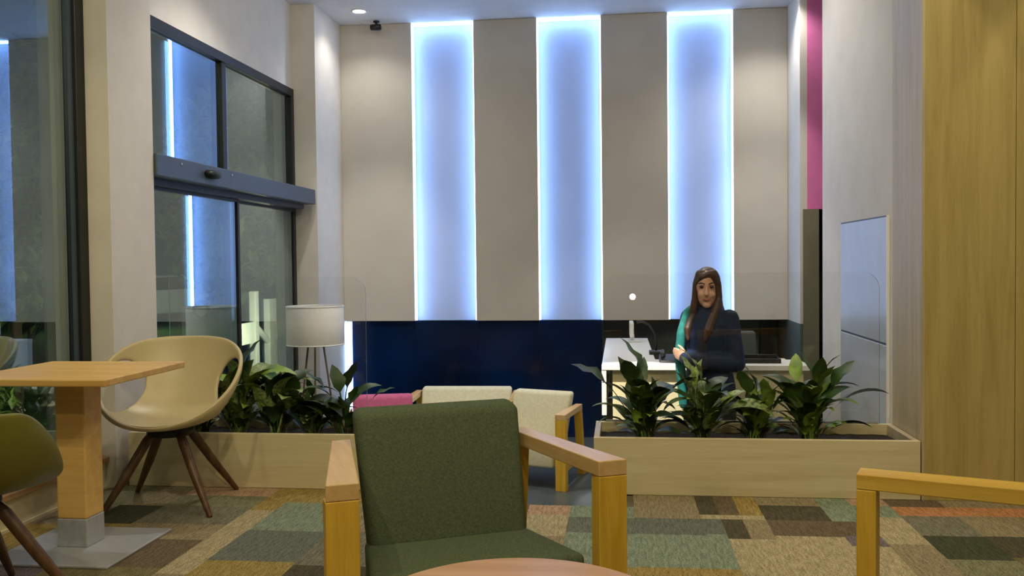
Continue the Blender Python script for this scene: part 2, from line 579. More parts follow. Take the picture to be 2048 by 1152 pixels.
for xx, y0, y1 in ((-2.81, 5.08, 6.52), (-2.865, 6.44, 7.84)):
    lf = thing('door_leaf', None, None, (xx, (y0 + y1) / 2, ZL))
    lf.parent = t
    lf.location = Vector(lf.location) - Vector(t.location)
    for lo, hi in (((xx - .02, y0, ZL + .01), (xx + .02, y0 + .035, 1.70)), ((xx - .02, y1 - .035, ZL + .01), (xx + .02, y1, 1.70)),
                   ((xx - .02, y0 + .035, ZL + .01), (xx + .02, y1 - .035, ZL + .09)), ((xx - .02, y0 + .035, 1.64), (xx + .02, y1 - .035, 1.70))):
        obj('leaf_rail', B(lo, hi, .003), FD, lf, world=True)
    obj('pane', B((xx - .008, y0 + .035, ZL + .09), (xx + .008, y1 - .035, 1.64)), M['window_glass'], lf, world=True)

# ---- back wall
bm = bmesh.new()
box(bm, (-2.7, YREC, ZBAND), (BACK_X + .02, 9.35, ZC))
WB = struct('wall_back', bm, M['recess'], 'tall lobby back wall of grey panels with lit recesses between')
strips = [(-1.963, -1.361), (-.759, -.158), (.457, 1.053)]
edges = [XC] + [v for s in strips for v in s] + [BACK_X]
for i in range(0, len(edges), 2):
    obj('panel', B((edges[i] + .001, YB, ZBAND), (edges[i + 1] - .001, YREC, ZC - .002)), M['panel'], WB)
for a, b in strips:
    for x0, x1 in ((a, a + .012), (b - .012, b)):
        obj('light_strip', B((x0, YB + .03, ZBAND + .004), (x1, YB + .075, ZC - .02)), M['led'], WB)
    obj('light_strip', B((a + .014, YB + .03, ZC - .02), (b - .014, YB + .075, ZC - .008)), M['led'], WB)
# band of black glass under the panels
gx = [-2.60, -1.98, -1.36, -.76, -.162]
for i in range(4):
    obj('glass_panel', B((gx[i] + .002, YB + .05, ZL), (gx[i + 1] - .002, YB + .07, ZBAND - .002)), M['dark_glass'], WB)
obj('light_strip', B((-2.645, YB + .03, ZL + .1), (-2.605, YB + .06, ZBAND - .01)), M['led'], WB)
bm = bmesh.new()
box(bm, (-2.7, YB + .07, ZL), (-.162, 9.35, ZBAND))
obj('band_core', bm, M['niche'], WB)
# open niche behind the desk
bm = bmesh.new()
box(bm, (-.162, 9.25, ZL), (BACK_X, 9.35, ZBAND))
box(bm, (BACK_X, 8.08, ZL), (BACK_X + .02, 9.35, ZBAND))
obj('niche_wall', bm, M['niche'], WB)
obj('niche_post', B((1.36, 9.1, ZL), (1.47, 9.25, ZBAND)), M['corridor'], WB)
bm = bmesh.new()
box(bm, (-.162, 8.95, -.10), (1.36, 9.25, -.06))
obj('niche_shelf', bm, M['niche'], WB)

# ---- right side: return of the back wall, pink wall over a doorway, white wall, wood wall
bm = bmesh.new()
box(bm, (BACK_X, 8.081, ZBAND), (BACK_X + .06, YB + .3, ZC))
struct('wall_return', bm, M['white_wall'], 'narrow white return at the end of the panelled wall')
struct('wall_pink', B((BACK_X + .06, 8.08, 1.60), (3.3, 8.2, ZC)), M['pink_wall'], 'magenta wall above the dark doorway')
t = thing('door_2', 'dark open doorway with an olive grey frame under the magenta wall', None, (2.0, 8.1, ZL), kind='structure')
obj('frame_jamb', B((BACK_X + .022, 8.06, ZL), (1.69, 8.078, 1.60)), M['olive_frame'], t, world=True)
obj('frame_jamb', B((2.6, 8.08, ZL), (3.3, 8.22, 1.60)), M['olive_frame'], t, world=True)
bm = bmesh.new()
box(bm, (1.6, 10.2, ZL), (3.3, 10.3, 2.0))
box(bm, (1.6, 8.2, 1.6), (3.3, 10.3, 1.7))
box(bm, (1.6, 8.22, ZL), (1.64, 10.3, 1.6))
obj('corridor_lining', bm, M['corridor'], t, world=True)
bm = bmesh.new()
box(bm, (XR, 5.105, ZL), (XR + .14, 6.80, ZC))
struct('wall_right', bm, M['white_wall'], 'white wall beside the reception desk')
t = thing('door_3', 'flush pale grey two part cupboard door in the white wall', None, (XR, 5.7, ZL), kind='structure')
obj('door_panel', B((XR - .012, 5.17, .712), (XR, 6.21, 1.40), .003), M['laminate'], t, world=True)
obj('door_panel', B((XR - .012, 5.17, ZL + .03), (XR, 6.21, .70), .003), M['laminate'], t, world=True)
obj('gap_line', B((XR - .006, 5.165, 1.40), (XR, 6.22, 1.41)), M['slate'], t, world=True)
obj('gap_line', B((XR - .006, 5.165, .70), (XR, 6.22, .712)), M['slate'], t, world=True)
obj('gap_line', B((XR - .014, 5.155, ZL), (XR, 5.168, 1.41)), M['white_gloss'], t, world=True)
# wood-faced block
ww = thing('wall_wood', 'tall oak veneered wall beside the planter', None, (2.3, 4.7, 0), kind='structure')
for x0, x1 in ((XR + .012, 1.875), (1.878, 2.42), (2.423, 3.3)):
    obj('veneer_panel', B((x0, YS, 0), (x1, YS + .02, ZC - .002), .001, 1), M['wood_wall'], ww, world=True)
obj('side_panel', B((XR, YS, 0), (XR + .012, 5.104, ZC - .002)), M['wood_side'], ww, world=True)
obj('block_core', B((XR + .012, YS + .02, 0), (3.3, 5.104, ZC - .002)), M['white_wall'], ww, world=True)
# rest of the lounge, behind and beside the camera
struct('wall_rear', B((-3.05, -3.3, -.6), (3.4, -3.2, ZC)), M['white_wall'], 'lounge wall behind the viewer')
struct('wall_side', B((3.3, -3.2, -.6), (3.4, 10.4, ZC)), M['white_wall'], 'lounge side wall out of view')
struct('wall_far', B((-3.05, 9.35, -.6), (1.6, 9.45, ZC)), M['white_wall'], 'outer wall behind the panelled back wall')


# ------------------------------------------------------------------ ceiling fixtures
def downlight(x, y, power, color, size, label, blend=.25, aim=None, lens=True):
    t = thing('downlight', label, 'ceiling light', (x, y, ZC), group='recessed ceiling downlights')
    bm = bmesh.new()
    lathe(bm, [(.056, -.001), (.072, -.001), (.075, -.006), (.070, -.010), (.056, -.006), (.056, -.001)], 24, cap=False)
    obj('trim_ring', bm, M['white_gloss'], t, True)
    bm = bmesh.new()
    lathe(bm, [(.055, -.001), (.055, -.004)], 24)
    obj('lens', bm, M['lens'], t)
    ld = bpy.data.lights.new('downlight_beam', 'SPOT')
    ld.energy = power
    ld.color = color
    ld.spot_size = math.radians(size)
    ld.spot_blend = blend
    ld.shadow_soft_size = .035
    lo = bpy.data.objects.new('downlight_beam', ld)
    COL.objects.link(lo)
    lo.parent = t
    lo.location = (0, 0, -.03)
    if aim:
        d = Vector(aim) - Vector((x, y, ZC - .03))
        lo.rotation_euler = d.to_track_quat('-Z', 'Y').to_euler()
    return t


downlight(-2.33, 8.18, LOBBY_W * .14, NEUTRAL, 130, 'lit recessed downlight in the lobby ceiling near the corner column', .8)
downlight(1.32, 8.00, LOBBY_W * .34, NEUTRAL, 130, 'recessed downlight over the end of the panelled wall', .8)
downlight(-1.5, 6.0, LOBBY_W * 1.1, NEUTRAL, 48, 'recessed downlight over the lobby sofa', .6, (-1.15, 7.3, -.4))
downlight(-.3, 3.95, LOBBY_W * 8.0, NEUTRAL, 13.5, 'recessed spotlight turned towards the front of the reception desk', .15, (.16, 6.05, -.1))
downlight(.15, 7.2, LOBBY_W * .45, NEUTRAL, 80, 'recessed downlight over the desk return', .4)
downlight(-2.05, 5.9, LOBBY_W * .5, NEUTRAL, 130, 'recessed downlight inside the entrance door', .7)
downlight(.95, 5.5, LOBBY_W * .6, NEUTRAL, 90, 'added unseen spotlight brightening the wall around the entrance door', .7, (-2.8, 6.7, 2.0))  # extra fill spot, put in to brighten the door wall
downlight(-1.75, 6.5, LOBBY_W * .7, NEUTRAL, 34, 'added unseen spotlight brightening the first grey panel', .9, (-2.3, 8.66, 1.2))  # invented fill light that lifts the lower part of the first panel
downlight(1.15, 6.7, LOBBY_W * .6, NEUTRAL, 34, 'added unseen spotlight brightening the last grey panel', .9, (1.33, 8.66, 1.3))  # same kind of invented fill, for the last panel
downlight(.2, 6.6, LOBBY_W * .45, NEUTRAL, 100, 'recessed spotlight turned towards the white wall', .7, (1.45, 6.2, 1.6))
for x, y, s, where, aim in ((-2.0, 3.3, .5, 'over the square beech table', None), (-.75, 3.5, .35, 'behind the green armchair', None), (.5, 3.5, .4, 'before the planter by the oak wall', None),
                            (-1.6, 1.2, 1.15, 'over the carpet between olive tub chair and round table', (-2.0, 4.6, .5)), (-.3, .9, 1.2, 'over the round beech table', (-.3, 4.6, .4)),
                            (1.0, 1.2, 1.15, 'over the settee', (1.0, 4.6, .5)), (-.4, -.8, .9, 'behind the viewer', (-.4, 3.0, .5)), (1.6, -.6, .8, 'behind the settee', (1.6, 4.6, 1.0))):
    downlight(x, y, LOUNGE_W * s, WARM, 112, 'recessed ceiling downlight ' + where, .5, aim)
downlight(1.28, 4.22, LOUNGE_W * .55, WARM, 58, 'recessed downlight close to the oak wall, planter end', .12)
downlight(2.28, 4.22, LOUNGE_W * .55, WARM, 58, 'recessed downlight close to the oak wall, far end', .12)

# security camera under the lobby ceiling
t = thing('security_camera', 'small dark security camera under the lobby ceiling beside the lit downlight', 'camera', (-2.27, 8.55, ZC))
bm = bmesh.new()
lathe(bm, [(.03, 0), (.03, -.012), (.012, -.016), (.012, -.05)], 16)
obj('mount', bm, M['frame_dark'], t, True)
bm = bmesh.new()
tube(bm, [(-.045, -.02, -.062), (.0, -.03, -.064), (.045, -.045, -.068)], [.027, .03, .03], 16)
obj('housing', bm, M['frame_dark'], t, True)
bm = bmesh.new()
tube(bm, [(.044, -.045, -.068), (.055, -.049, -.069)], [.018, .015], 12)
obj('camera_lens', bm, M['black'], t, True)


# ------------------------------------------------------------------ planters and glass screens
def planter(x0, x1, label):
    t = thing('planter', label, 'planter', ((x0 + x1) / 2, YS + .24, 0), group='pale oak trough planters')
    z1 = .288
    pw = M['planter_wood']
    obj('front_panel', B((x0, YS, 0), (x1, YS + .03, z1), .003), pw, t, world=True)
    obj('back_panel', B((x0, YS + .46, 0), (x1, YS + .49, z1), .003), pw, t, world=True)
    obj('end_panel', B((x0, YS + .03, 0), (x0 + .03, YS + .46, z1), .003), M['wood_side'], t, world=True)
    obj('end_panel', B((x1 - .03, YS + .03, 0), (x1, YS + .46, z1), .003), M['wood_side'], t, world=True)
    bm = bmesh.new()
    nx, ny = 40, 12
    vs = [[bm.verts.new((x0 + .03 + (x1 - x0 - .06) * i / nx, YS + .03 + .43 * j / ny, .235 + random.uniform(-.006, .006))) for j in range(ny + 1)] for i in range(nx + 1)]
    for i in range(nx):
        for j in range(ny):
            bm.faces.new((vs[i][j], vs[i + 1][j], vs[i + 1][j + 1], vs[i][j + 1]))
    obj('soil', bm, M['soil'], t, True, True)
    return t


planter(-2.625, -1.30, 'pale oak trough planter of leafy plants beside the window column')
planter(-.135, 1.445, 'pale oak trough planter of leafy plants beside the oak wall')


def glass_screen(x0, x1, label, round_left, round_right):
    t = thing('glass_screen', label, 'glass screen', ((x0 + x1) / 2, YS + .475, .288), group='clear glass guard screens')
    z0, z1, r = .288, 1.105, .09
    out = [(x0, z0), (x1, z0)]
    if round_right:
        out += [(x1 - r + r * math.cos(a), z1 - r + r * math.sin(a)) for a in [k * PI / 2 / 8 for k in range(9)]]
    else:
        out += [(x1, z1)]
    if round_left:
        out += [(x0 + r + r * math.cos(a), z1 - r + r * math.sin(a)) for a in [PI / 2 + k * PI / 2 / 8 for k in range(9)]]
    else:
        out += [(x0, z1)]
    bm = bmesh.new()
    caps = prism(bm, out, YS + .469, YS + .479)
    for f in bm.faces:
        f.material_index = 0 if f in caps else 1
    obj('pane', bm, [M['screen_glass'], M['glass_edge']], t, world=True)
    obj('base_channel', B((x0 + .01, YS + .463, z0), (x1 - .01, YS + .468, z0 + .012)), M['steel'], t, world=True)


glass_screen(-2.62, -1.44, 'clear glass guard screen with rounded corner on the planter by the window column', False, True)
glass_screen(-.09, 1.38, 'clear glass guard screen with rounded corners on the planter by the oak wall', True, True)


# ------------------------------------------------------------------ plants
def leaf_mesh(name, lp, lb, w, a0, a1, fold=.25, wavy=.0, mats=None):
    bm = bmesh.new()
    n = 13
    tot = lp + lb
    x = z = 0
    pts = [(0, 0)]
    for i in range(1, n + 1):
        t_ = i / n
        a = a0 + (a1 - a0) * t_ ** 1.6
        x += math.sin(a) * tot / n
        z += math.cos(a) * tot / n
        pts.append((x, z))
    rows = []
    for i, (px, pz) in enumerate(pts):
        s = i / n * tot
        if s < lp:
            hw, fo = .0032, 0
        else:
            u = (s - lp) / lb
            hw = max(.0008, w * math.sin(PI * min(1, u) ** .72) ** .85) if u > .02 else .004
            fo = fold
        a = a0 + (a1 - a0) * (i / n) ** 1.6
        nx, nz = -math.cos(a), math.sin(a)
        dz = fo * hw + wavy * math.sin(i * 2.1) * hw
        rows.append([bm.verts.new((px + nx * dz, -hw, pz + nz * dz)), bm.verts.new((px, 0, pz)), bm.verts.new((px + nx * dz, hw, pz + nz * dz))])
    for a, b in zip(rows, rows[1:]):
        for j in range(2):
            bm.faces.new((a[j], a[j + 1], b[j + 1], b[j]))
    me = bpy.data.meshes.new(name)
    bm.to_mesh(me)
    bm.free()
    me.polygons.foreach_set('use_smooth', [True] * len(me.polygons))
    me.materials.append(mats)
    return me


def leaf_set(key):
    ms = M[key]
    return [leaf_mesh('leaf', .10, .17, .034, .10, 1.2, mats=ms), leaf_mesh('leaf', .16, .17, .038, .05, 1.5, mats=ms),
            leaf_mesh('leaf', .20, .15, .034, .0, 1.9, mats=ms), leaf_mesh('leaf', .07, .15, .030, .35, 1.6, mats=ms),
            leaf_mesh('leaf', .14, .19, .040, .15, 2.2, mats=ms), leaf_mesh('leaf', .24, .14, .030, .0, 1.1, wavy=.3, mats=ms),
            leaf_mesh('leaf', .05, .13, .028, .6, 1.9, mats=ms)]


LEAF = {k_: leaf_set(k_) for k_ in ('leaf', 'leaf_light', 'leaf_varieg')}


def plant(name, x, y, n, size, label, mix, seed, spread=.055, group='leafy plants in the planters'):
    rr = random.Random(seed)
    t = thing(name, label, 'plant', (x, y, .236), rr.uniform(0, 6), group)
    bm = bmesh.new()
    for q in range(5):
        a = rr.uniform(0, 6.28)
        r = rr.uniform(.004, spread * .7)
        tube(bm, [(r * math.cos(a), r * math.sin(a), -.01), (r * 1.3 * math.cos(a), r * 1.3 * math.sin(a), .05 * size), (r * 1.8 * math.cos(a), r * 1.8 * math.sin(a), .09 * size)], [.008, .006, .004], 6)
    obj('stem', bm, M['stem_brown'], t, True)
    for i in range(n):
        key = rr.choices(list(mix), list(mix.values()))[0]
        o = bpy.data.objects.new('leaf', rr.choice(LEAF[key]))
        COL.objects.link(o)
        o.parent = t
        a = i * 2.399 + rr.uniform(-.4, .4)
        r = rr.uniform(.2, 1) * spread
        o.location = (r * math.cos(a), r * math.sin(a), rr.uniform(-.005, .02))
        s = size * rr.uniform(.4, 1.2)
        wa = a + t.rotation_euler.z
        tilt = rr.uniform(-.35, .45)
        if abs(math.sin(wa)) > .35:
            s *= .84
            tilt = rr.uniform(-.5, -.1)
        o.scale = (s, s * rr.uniform(.9, 1.35), s)
        o.rotation_euler = (rr.uniform(-.3, .3), tilt, a)
    return t


plant('potted_plant', -2.32, 4.84, 55, 1.14, 'variegated leafy plant half hidden behind the beige tub chair', {'leaf': 2, 'leaf_varieg': 3}, 11)
plant('potted_plant', -2.10, 4.84, 71, 1.54, 'tall variegated plant with arching leaves beside the beige tub chair', {'leaf': 3, 'leaf_varieg': 4, 'leaf_light': 2}, 12)
plant('potted_plant', -1.88, 4.84, 55, 1.37, 'green and cream leaved plant in front of the lamp legs', {'leaf': 4, 'leaf_varieg': 2}, 13)
plant('potted_plant', -1.68, 4.84, 66, 0.91, 'low dark bushy plant under the white lamp', {'leaf': 5, 'leaf_varieg': 1}, 14)
plant('potted_plant', -1.50, 4.84, 32, 1.20, 'dark plant with thin drooping leaves at the glass corner', {'leaf': 1}, 15)
plant('potted_plant', .13, 4.84, 71, 1.28, 'upright dark plant nearest the open end of the planter', {'leaf': 5, 'leaf_light': 2}, 21)
plant('potted_plant', .42, 4.84, 71, 1.20, 'dark leafy plant standing in front of the woman', {'leaf': 4, 'leaf_varieg': 3}, 22)
plant('potted_plant', .70, 4.84, 66, 1.14, 'dark and light green plant third along the planter', {'leaf': 4, 'leaf_light': 3}, 23)
plant('potted_plant', .96, 4.84, 78, 1.31, 'bushy light green plant nearest the white wall', {'leaf': 4, 'leaf_light': 3}, 24)


# ------------------------------------------------------------------ tub chairs
def tub_shell(hole_c=(76, .69), hole_r=(36, .235), lift=0):
    bm = bmesh.new()
    NU, NV = 112, 34
    def h(th):
        d = abs(math.degrees(th))
        tab = [(0, .808), (22.5, .806), (45, .790), (67.5, .742), (90, .668), (112.5, .58), (135, .502), (157.5, .447), (180, .43)]
        tab = [(a, v + lift * math.exp(-((a - 118) / 30) ** 2)) for a, v in tab]
        for (a, va), (b, vb) in zip(tab, tab[1:]):
            if d <= b:
                u = (d - a) / (b - a)
                i = tab.index((a, va))
                vp = tab[i - 1][1] if i > 0 else tab[1][1]
                vn = tab[i + 2][1] if i + 2 < len(tab) else tab[-2][1]
                return .5 * (2 * va + (vb - vp) * u + (2 * vp - 5 * va + 4 * vb - vn) * u * u + (3 * va - vp - 3 * vb + vn) * u ** 3)
        return .43
    def P(th, v):
        z0 = .405
        ph = v * PI / 2
        g = math.sin(ph) ** .85
        s = (1 - math.cos(ph)) ** 1.15
        hh = h(th)
        x = .335 * math.sin(th) * g * (1 if abs(math.degrees(th)) > 70 else .93 + .07 * abs(math.degrees(th)) / 70)
        y = .285 * math.cos(th) * g
        z = z0 + (hh - z0) * s
        y += .07 * max(0, z - z0) / .4 - .02
        return Vector((x, y, z))
    hole = [(sg * math.radians(hole_c[0]), hole_c[1], math.radians(hole_r[0]), hole_r[1]) for sg in (1, -1)]
    grid = {}
    par = {}
    ctr = bm.verts.new(P(0, 0))
    for i in range(NU):
        th = -PI + 2 * PI * i / NU
        for j in range(1, NV + 1):
            v = bm.verts.new(P(th, j / NV))
            grid[i, j] = v
            par[v] = (th, j / NV)
    for i in range(NU):
        i2 = (i + 1) % NU
        bm.faces.new((ctr, grid[i, 1], grid[i2, 1]))
        for j in range(1, NV):
            th = -PI + 2 * PI * (i + .5) / NU
            v = (j + .5) / NV
            if any(((th - a) / ra) ** 2 + ((v - b) / rb) ** 2 < 1 for a, b, ra, rb in hole):
                continue
            bm.faces.new((grid[i, j], grid[i2, j], grid[i2, j + 1], grid[i, j + 1]))
    for v in list(bm.verts):
        if not v.link_faces:
            bm.verts.remove(v)
    for v in bm.verts:
        if v in par and v.is_boundary and par[v][1] < .97:
            th, w = par[v]
            for a, b, ra, rb in hole:
                if (th > 0) == (a > 0):
                    dx, dy = (th - a) / ra, (w - b) / rb
                    q = math.hypot(dx, dy)
                    v.co = P(a + dx / q * ra, b + dy / q * rb)
    return bm


def tub_chair(label, loc, rz, shell_mat, **kw):
    t = thing('tub_chair', label, 'chair', loc, rz, 'tub chairs at the square table')
    o = obj('shell', tub_shell(**kw), shell_mat, t, True)
    md = o.modifiers.new('thickness', 'SOLIDIFY')
    md.thickness = .02
    md.offset = 0
    md = o.modifiers.new('round', 'SUBSURF')
    md.levels = md.render_levels = 1
    bm = bmesh.new()
    lathe(bm, [(.10, .345), (.11, .355), (.11, .385), (.09, .395)], 24, (0, -.01, 0))
    obj('seat_hub', bm, M['frame_dark'], t, True)
    for sx in (-1, 1):
        for sy in (-1, 1):
            bm = bmesh.new()
            tube(bm, [(sx * .060, sy * .065 - .01, .375), (sx * .085, sy * .09 - .01, .33), (sx * .16, sy * .165 - .01, .18), (sx * .255, sy * .26 - .01, .004), (sx * .257, sy * .262 - .01, 0)],
                 [.016, .023, .021, .0125, .010], 14)
            obj('leg', bm, M['walnut'], t, True)
    return t


tub_chair('beige moulded tub chair with walnut legs beside the planter', (-2.21, 4.285, 0), math.radians(10), M['shell_beige'])
tub_chair('olive tub chair cut off by the picture edge, near the square table', (-2.235, 2.87, 0), math.radians(150), M['shell_olive'], hole_c=(58, .74), hole_r=(18, .13), lift=.12)

# ------------------------------------------------------------------ square table
t = thing('square_table', 'square beech table with column leg on a steel base plate', 'table', (-2.27, 3.62, 0))
obj('tabletop', B((-.36, -.295, .712), (.29, .365, .74), .004), M['table_wood'], t)
obj('column', B((-.065, -.075, .13), (.065, .055, .712), .006), M['table_wood'], t)
obj('column_sleeve', B((-.066, -.076, .012), (.066, .056, .13), .004), M['steel'], t)
obj('base_plate', B((-.245, -.30, 0), (.285, .22, .012), .004), M['steel'], t)


# ------------------------------------------------------------------ armchairs
def armchair(name, label, cat, loc, rz, cushion, group=None, wf=.428, wr=.33, bw0=.25, bw1=.272, k=1.0, arm_h=.61, back_h=.72, arm_mat=None):
    """front edge at local y=0, facing -y; arms splay outwards to the front"""
    t = thing(name, label, cat, loc, rz, group)
    am = arm_mat or M['oak_light']
    bwid, th = .088, .045
    for s in (-1, 1):
        f0, f1 = s * wf, s * (wf - bwid)
        r0, r1 = s * wr, s * (wr - .06)
        bm = bmesh.new()
        hexa(bm, [(f0, 0, arm_h - th), (f1, 0, arm_h - th), (r1, .60, arm_h - th), (r0, .60, arm_h - th)],
             [(f0, 0, arm_h), (f1, 0, arm_h), (r1, .60, arm_h), (r0, .60, arm_h)], .003)
        obj('armrest', bm, am, t)
        bm = bmesh.new()
        hexa(bm, [(f0, 0, 0), (f1, 0, 0), (f1, .055, 0), (f0, .055, 0)],
             [(f0, 0, arm_h - th), (f1, 0, arm_h - th), (f1, .055, arm_h - th), (f0, .055, arm_h - th)], .003)
        obj('front_post', bm, M['oak'], t)
        bm = bmesh.new()
        hexa(bm, [(r0, .62, 0), (r1, .62, 0), (r1, .67, 0), (r0, .67, 0)],
             [(r0, .55, arm_h - th), (r1, .55, arm_h - th), (r1, .60, arm_h - th), (r0, .60, arm_h - th)], .003)
        obj('rear_post', bm, M['oak'], t)
        bm = bmesh.new()
        hexa(bm, [(s * (wf - .03), .05, .13), (s * (wf - .06), .05, .13), (s * (wr - .05), .60, .13), (s * (wr - .02), .60, .13)],
             [(s * (wf - .03), .05, .18), (s * (wf - .06), .05, .18), (s * (wr - .05), .60, .18), (s * (wr - .02), .60, .18)], .003)
        obj('side_rail', bm, M['oak'], t)
    bm = bmesh.new()
    sf = wf - bwid - .03
    hexa(bm, [(-sf, .02, .17), (sf, .02, .17), (bw0, .45, .15), (-bw0, .45, .15)],
         [(-sf, .02, .345), (sf, .02, .345), (bw0 + .005, .45, .325), (-bw0 - .005, .45, .325)], .022, 4)
    o = obj('seat', bm, cushion, t)
    autosmooth(o, 60)
    bm = bmesh.new()
    y0, y1 = .345, .485
    hexa(bm, [(-bw0, y0, .31), (bw0, y0, .31), (bw0, y0 + .10, .28), (-bw0, y0 + .10, .28)],
         [(-bw1, y1, back_h - .01), (bw1, y1, back_h - .01), (bw1, y1 + .10, back_h), (-bw1, y1 + .10, back_h)], .028, 5)
    o = obj('backrest', bm, cushion, t)
    autosmooth(o, 60)
    if k != 1:
        t.scale = (k, k, k)
    return t


armchair('armchair', 'dark green upholstered armchair with oak arms facing the round table', 'armchair', (-.369, 2.451, 0), math.radians(25.5), M['green_fabric'])
armchair('armchair', 'ivory armchair with oak arms standing in the lobby beside the sofa', 'armchair', (-.77, 6.75, ZL), math.radians(-20), M['white_fabric'], 'lobby seats', k=.92)
armchair('armchair', 'pink armchair with oak arms in the lobby under the lamp', 'armchair', (-1.63, 6.13, ZL), math.radians(14), M['pink_fabric'], 'lobby seats', k=.98, wf=.37, wr=.29, bw0=.215, bw1=.225)
armchair('sofa', 'ivory two seat sofa with squared back against the black glass wall', 'sofa', (-1.33, 7.50, ZL), math.radians(2), M['white_fabric'], 'lobby seats',
         wf=.53, wr=.50, bw0=.42, bw1=.43, k=.93, back_h=.625, arm_h=.58)

# two seat settee of which only one arm shows at the picture's edge
t = thing('settee', 'settee with a slim oak arm frame standing before the oak wall', 'settee', (.66, 2.62, 0), math.radians(-21.3))
# local x = towards its back, local -y = towards the camera side
for y0, nm in ((-.088, 'arm'), (-1.60, 'arm')):
    bm = bmesh.new()
    box(bm, (0, y0, .558), (.78, y0 + .085, .60), .003)
    obj('armrest', bm, M['oak_settee'], t)
    for x0, x1 in ((0, .05), (.73, .78)):
        bm = bmesh.new()
        box(bm, (x0, y0, 0), (x1, y0 + .085, .558), .003)
        obj('front_post' if x0 == 0 else 'rear_post', bm, M['oak'], t)
bm = bmesh.new()
box(bm, (.12, -1.48, .14), (.72, -.14, .30), .025, 4)
autosmooth(obj('seat', bm, M['green_fabric'], t), 60)
bm = bmesh.new()
hexa(bm, [(.56, -1.48, .28), (.66, -1.48, .28), (.66, -.14, .28), (.56, -.14, .28)], [(.68, -1.48, .70), (.78, -1.48, .70), (.78, -.14, .70), (.68, -.14, .70)], .025, 4)
autosmooth(obj('backrest', bm, M['green_fabric'], t), 60)
obj('front_rail', B((.06, -1.52, .1), (.1, -.088, .16), .003), M['oak'], t)

# ------------------------------------------------------------------ round table
t = thing('round_table', 'round pinkish beech side table before the green armchair', 'table', (-.221, 1.905, 0))
bm = bmesh.new()
lathe(bm, [(.320, .424), (.332, .428), (.336, .437), (.332, .446), (.322, .45)], 72)
autosmooth(obj('tabletop', bm, M['round_wood'], t), 50)
bm = bmesh.new()
lathe(bm, [(.03, .012), (.03, .424)], 20)
autosmooth(obj('column', bm, M['steel'], t), 50)
bm = bmesh.new()
lathe(bm, [(.22, 0), (.22, .008), (.20, .012), (.03, .013)], 40)
autosmooth(obj('base_plate', bm, M['steel'], t), 50)

# ------------------------------------------------------------------ lamp in the lobby
t = thing('floor_lamp', 'tripod floor lamp with a pale drum shade beside the entrance', 'lamp', (-2.39, 7.0, ZL))
zz = -ZL
bm = bmesh.new()
lathe(bm, [(.222, zz + .545), (.225, zz + .55), (.225, zz + .843), (.222, zz + .848), (.219, zz + .843), (.219, zz + .55), (.222, zz + .545)], 48, cap=False)
autosmooth(obj('shade', bm, M['shade'], t), 60)
bm = bmesh.new()
for z in (.545, .845):
    r = [(Vector((.2235 * math.cos(a), .2235 * math.sin(a), zz + z))) for a in [2 * PI * i / 48 for i in range(49)]]
    tube(bm, r, .005, 6)
obj('shade_trim', bm, M['white_gloss'], t, True)
bm = bmesh.new()
lathe(bm, [(.07, zz + .552), (.075, zz + .556), (.075, zz + .568), (.03, zz + .574), (.028, zz + .60), (.015, zz + .61)], 20)
obj('socket', bm, M['frame_dark'], t, True)
bm = bmesh.new()
bmesh.ops.create_uvsphere(bm, u_segments=16, v_segments=10, radius=.035, matrix=Matrix.Translation((0, 0, zz + .65)))
obj('bulb', bm, M['white_gloss'], t, True)
for a in (math.radians(-75), math.radians(45), math.radians(165)):
    bm = bmesh.new()
    tube(bm, [(.065 * math.cos(a), .065 * math.sin(a), zz + .56), (.215 * math.cos(a), .215 * math.sin(a), 0)], .008, 10)
    obj('leg', bm, M['walnut'], t, True)

# ------------------------------------------------------------------ reception desk
t = thing('reception_desk', 'white topped L shaped reception desk with a cream front', 'desk', (.5, 6.3, ZL))
wg = M['white_gloss']
obj('front_counter', B((-.12, 5.99, .465), (1.20, 6.34, .5), .004), wg, t, world=True)
obj('return_counter', B((-.12, 6.345, .465), (.24, 8.08, .5), .004), wg, t, world=True)
obj('counter_skirt', B((-.12, 5.995, .17), (-.09, 8.07, .465)), wg, t, world=True)
obj('front_panel', B((-.05, 6.05, ZL), (1.17, 6.09, .465)), M['desk_front'], t, world=True)
obj('side_panel', B((-.05, 6.09, ZL), (-.01, 8.05, .465)), M['desk_front'], t, world=True)
obj('end_panel', B((1.13, 6.09, ZL), (1.17, 6.75, .465)), M['desk_front'], t, world=True)
obj('work_top', B((.0, 6.342, .20), (1.128, 6.78, .23), .003), wg, t, world=True)
# things on the desk
t = thing('desk_monitor', 'slim white monitor seen edge on at the far end of the desk', 'monitor', (.12, 7.75, .5))
obj('screen_body', B((-.04, -.16, .05), (-.005, .16, .135 + .03), .006), wg, t)
obj('stand_neck', B((-.035, -.03, .012), (.0, .03, .06), .004), wg, t)
obj('stand_foot', B((-.05, -.09, 0), (.06, .09, .012), .004), wg, t)
t = thing('desk_microphone', 'black gooseneck desk microphone curving over the reception counter', 'microphone', (.26, 6.7, .5))
obj('base', B((-.05, -.06, 0), (.04, .06, .025), .006), M['black'], t)
bm = bmesh.new()
tube(bm, [(0, .02, .02), (.005, .02, .08), (-.01, .03, .15), (-.05, .03, .21), (-.10, .03, .235), (-.135, .02, .23)], [.006, .006, .006, .006, .008, .01], 8)
obj('gooseneck', bm, M['black'], t, True)
t = thing('desk_phone', 'small black telephone on the front of the counter', 'telephone', (.33, 6.2, .5))
bm = bmesh.new()
hexa(bm, [(-.07, -.08, 0), (.07, -.08, 0), (.07, .08, 0), (-.07, .08, 0)], [(-.065, -.07, .018), (.065, -.07, .018), (.065, .07, .045), (-.065, .07, .045)], .004)
obj('body', bm, M['black'], t)
bm = bmesh.new()
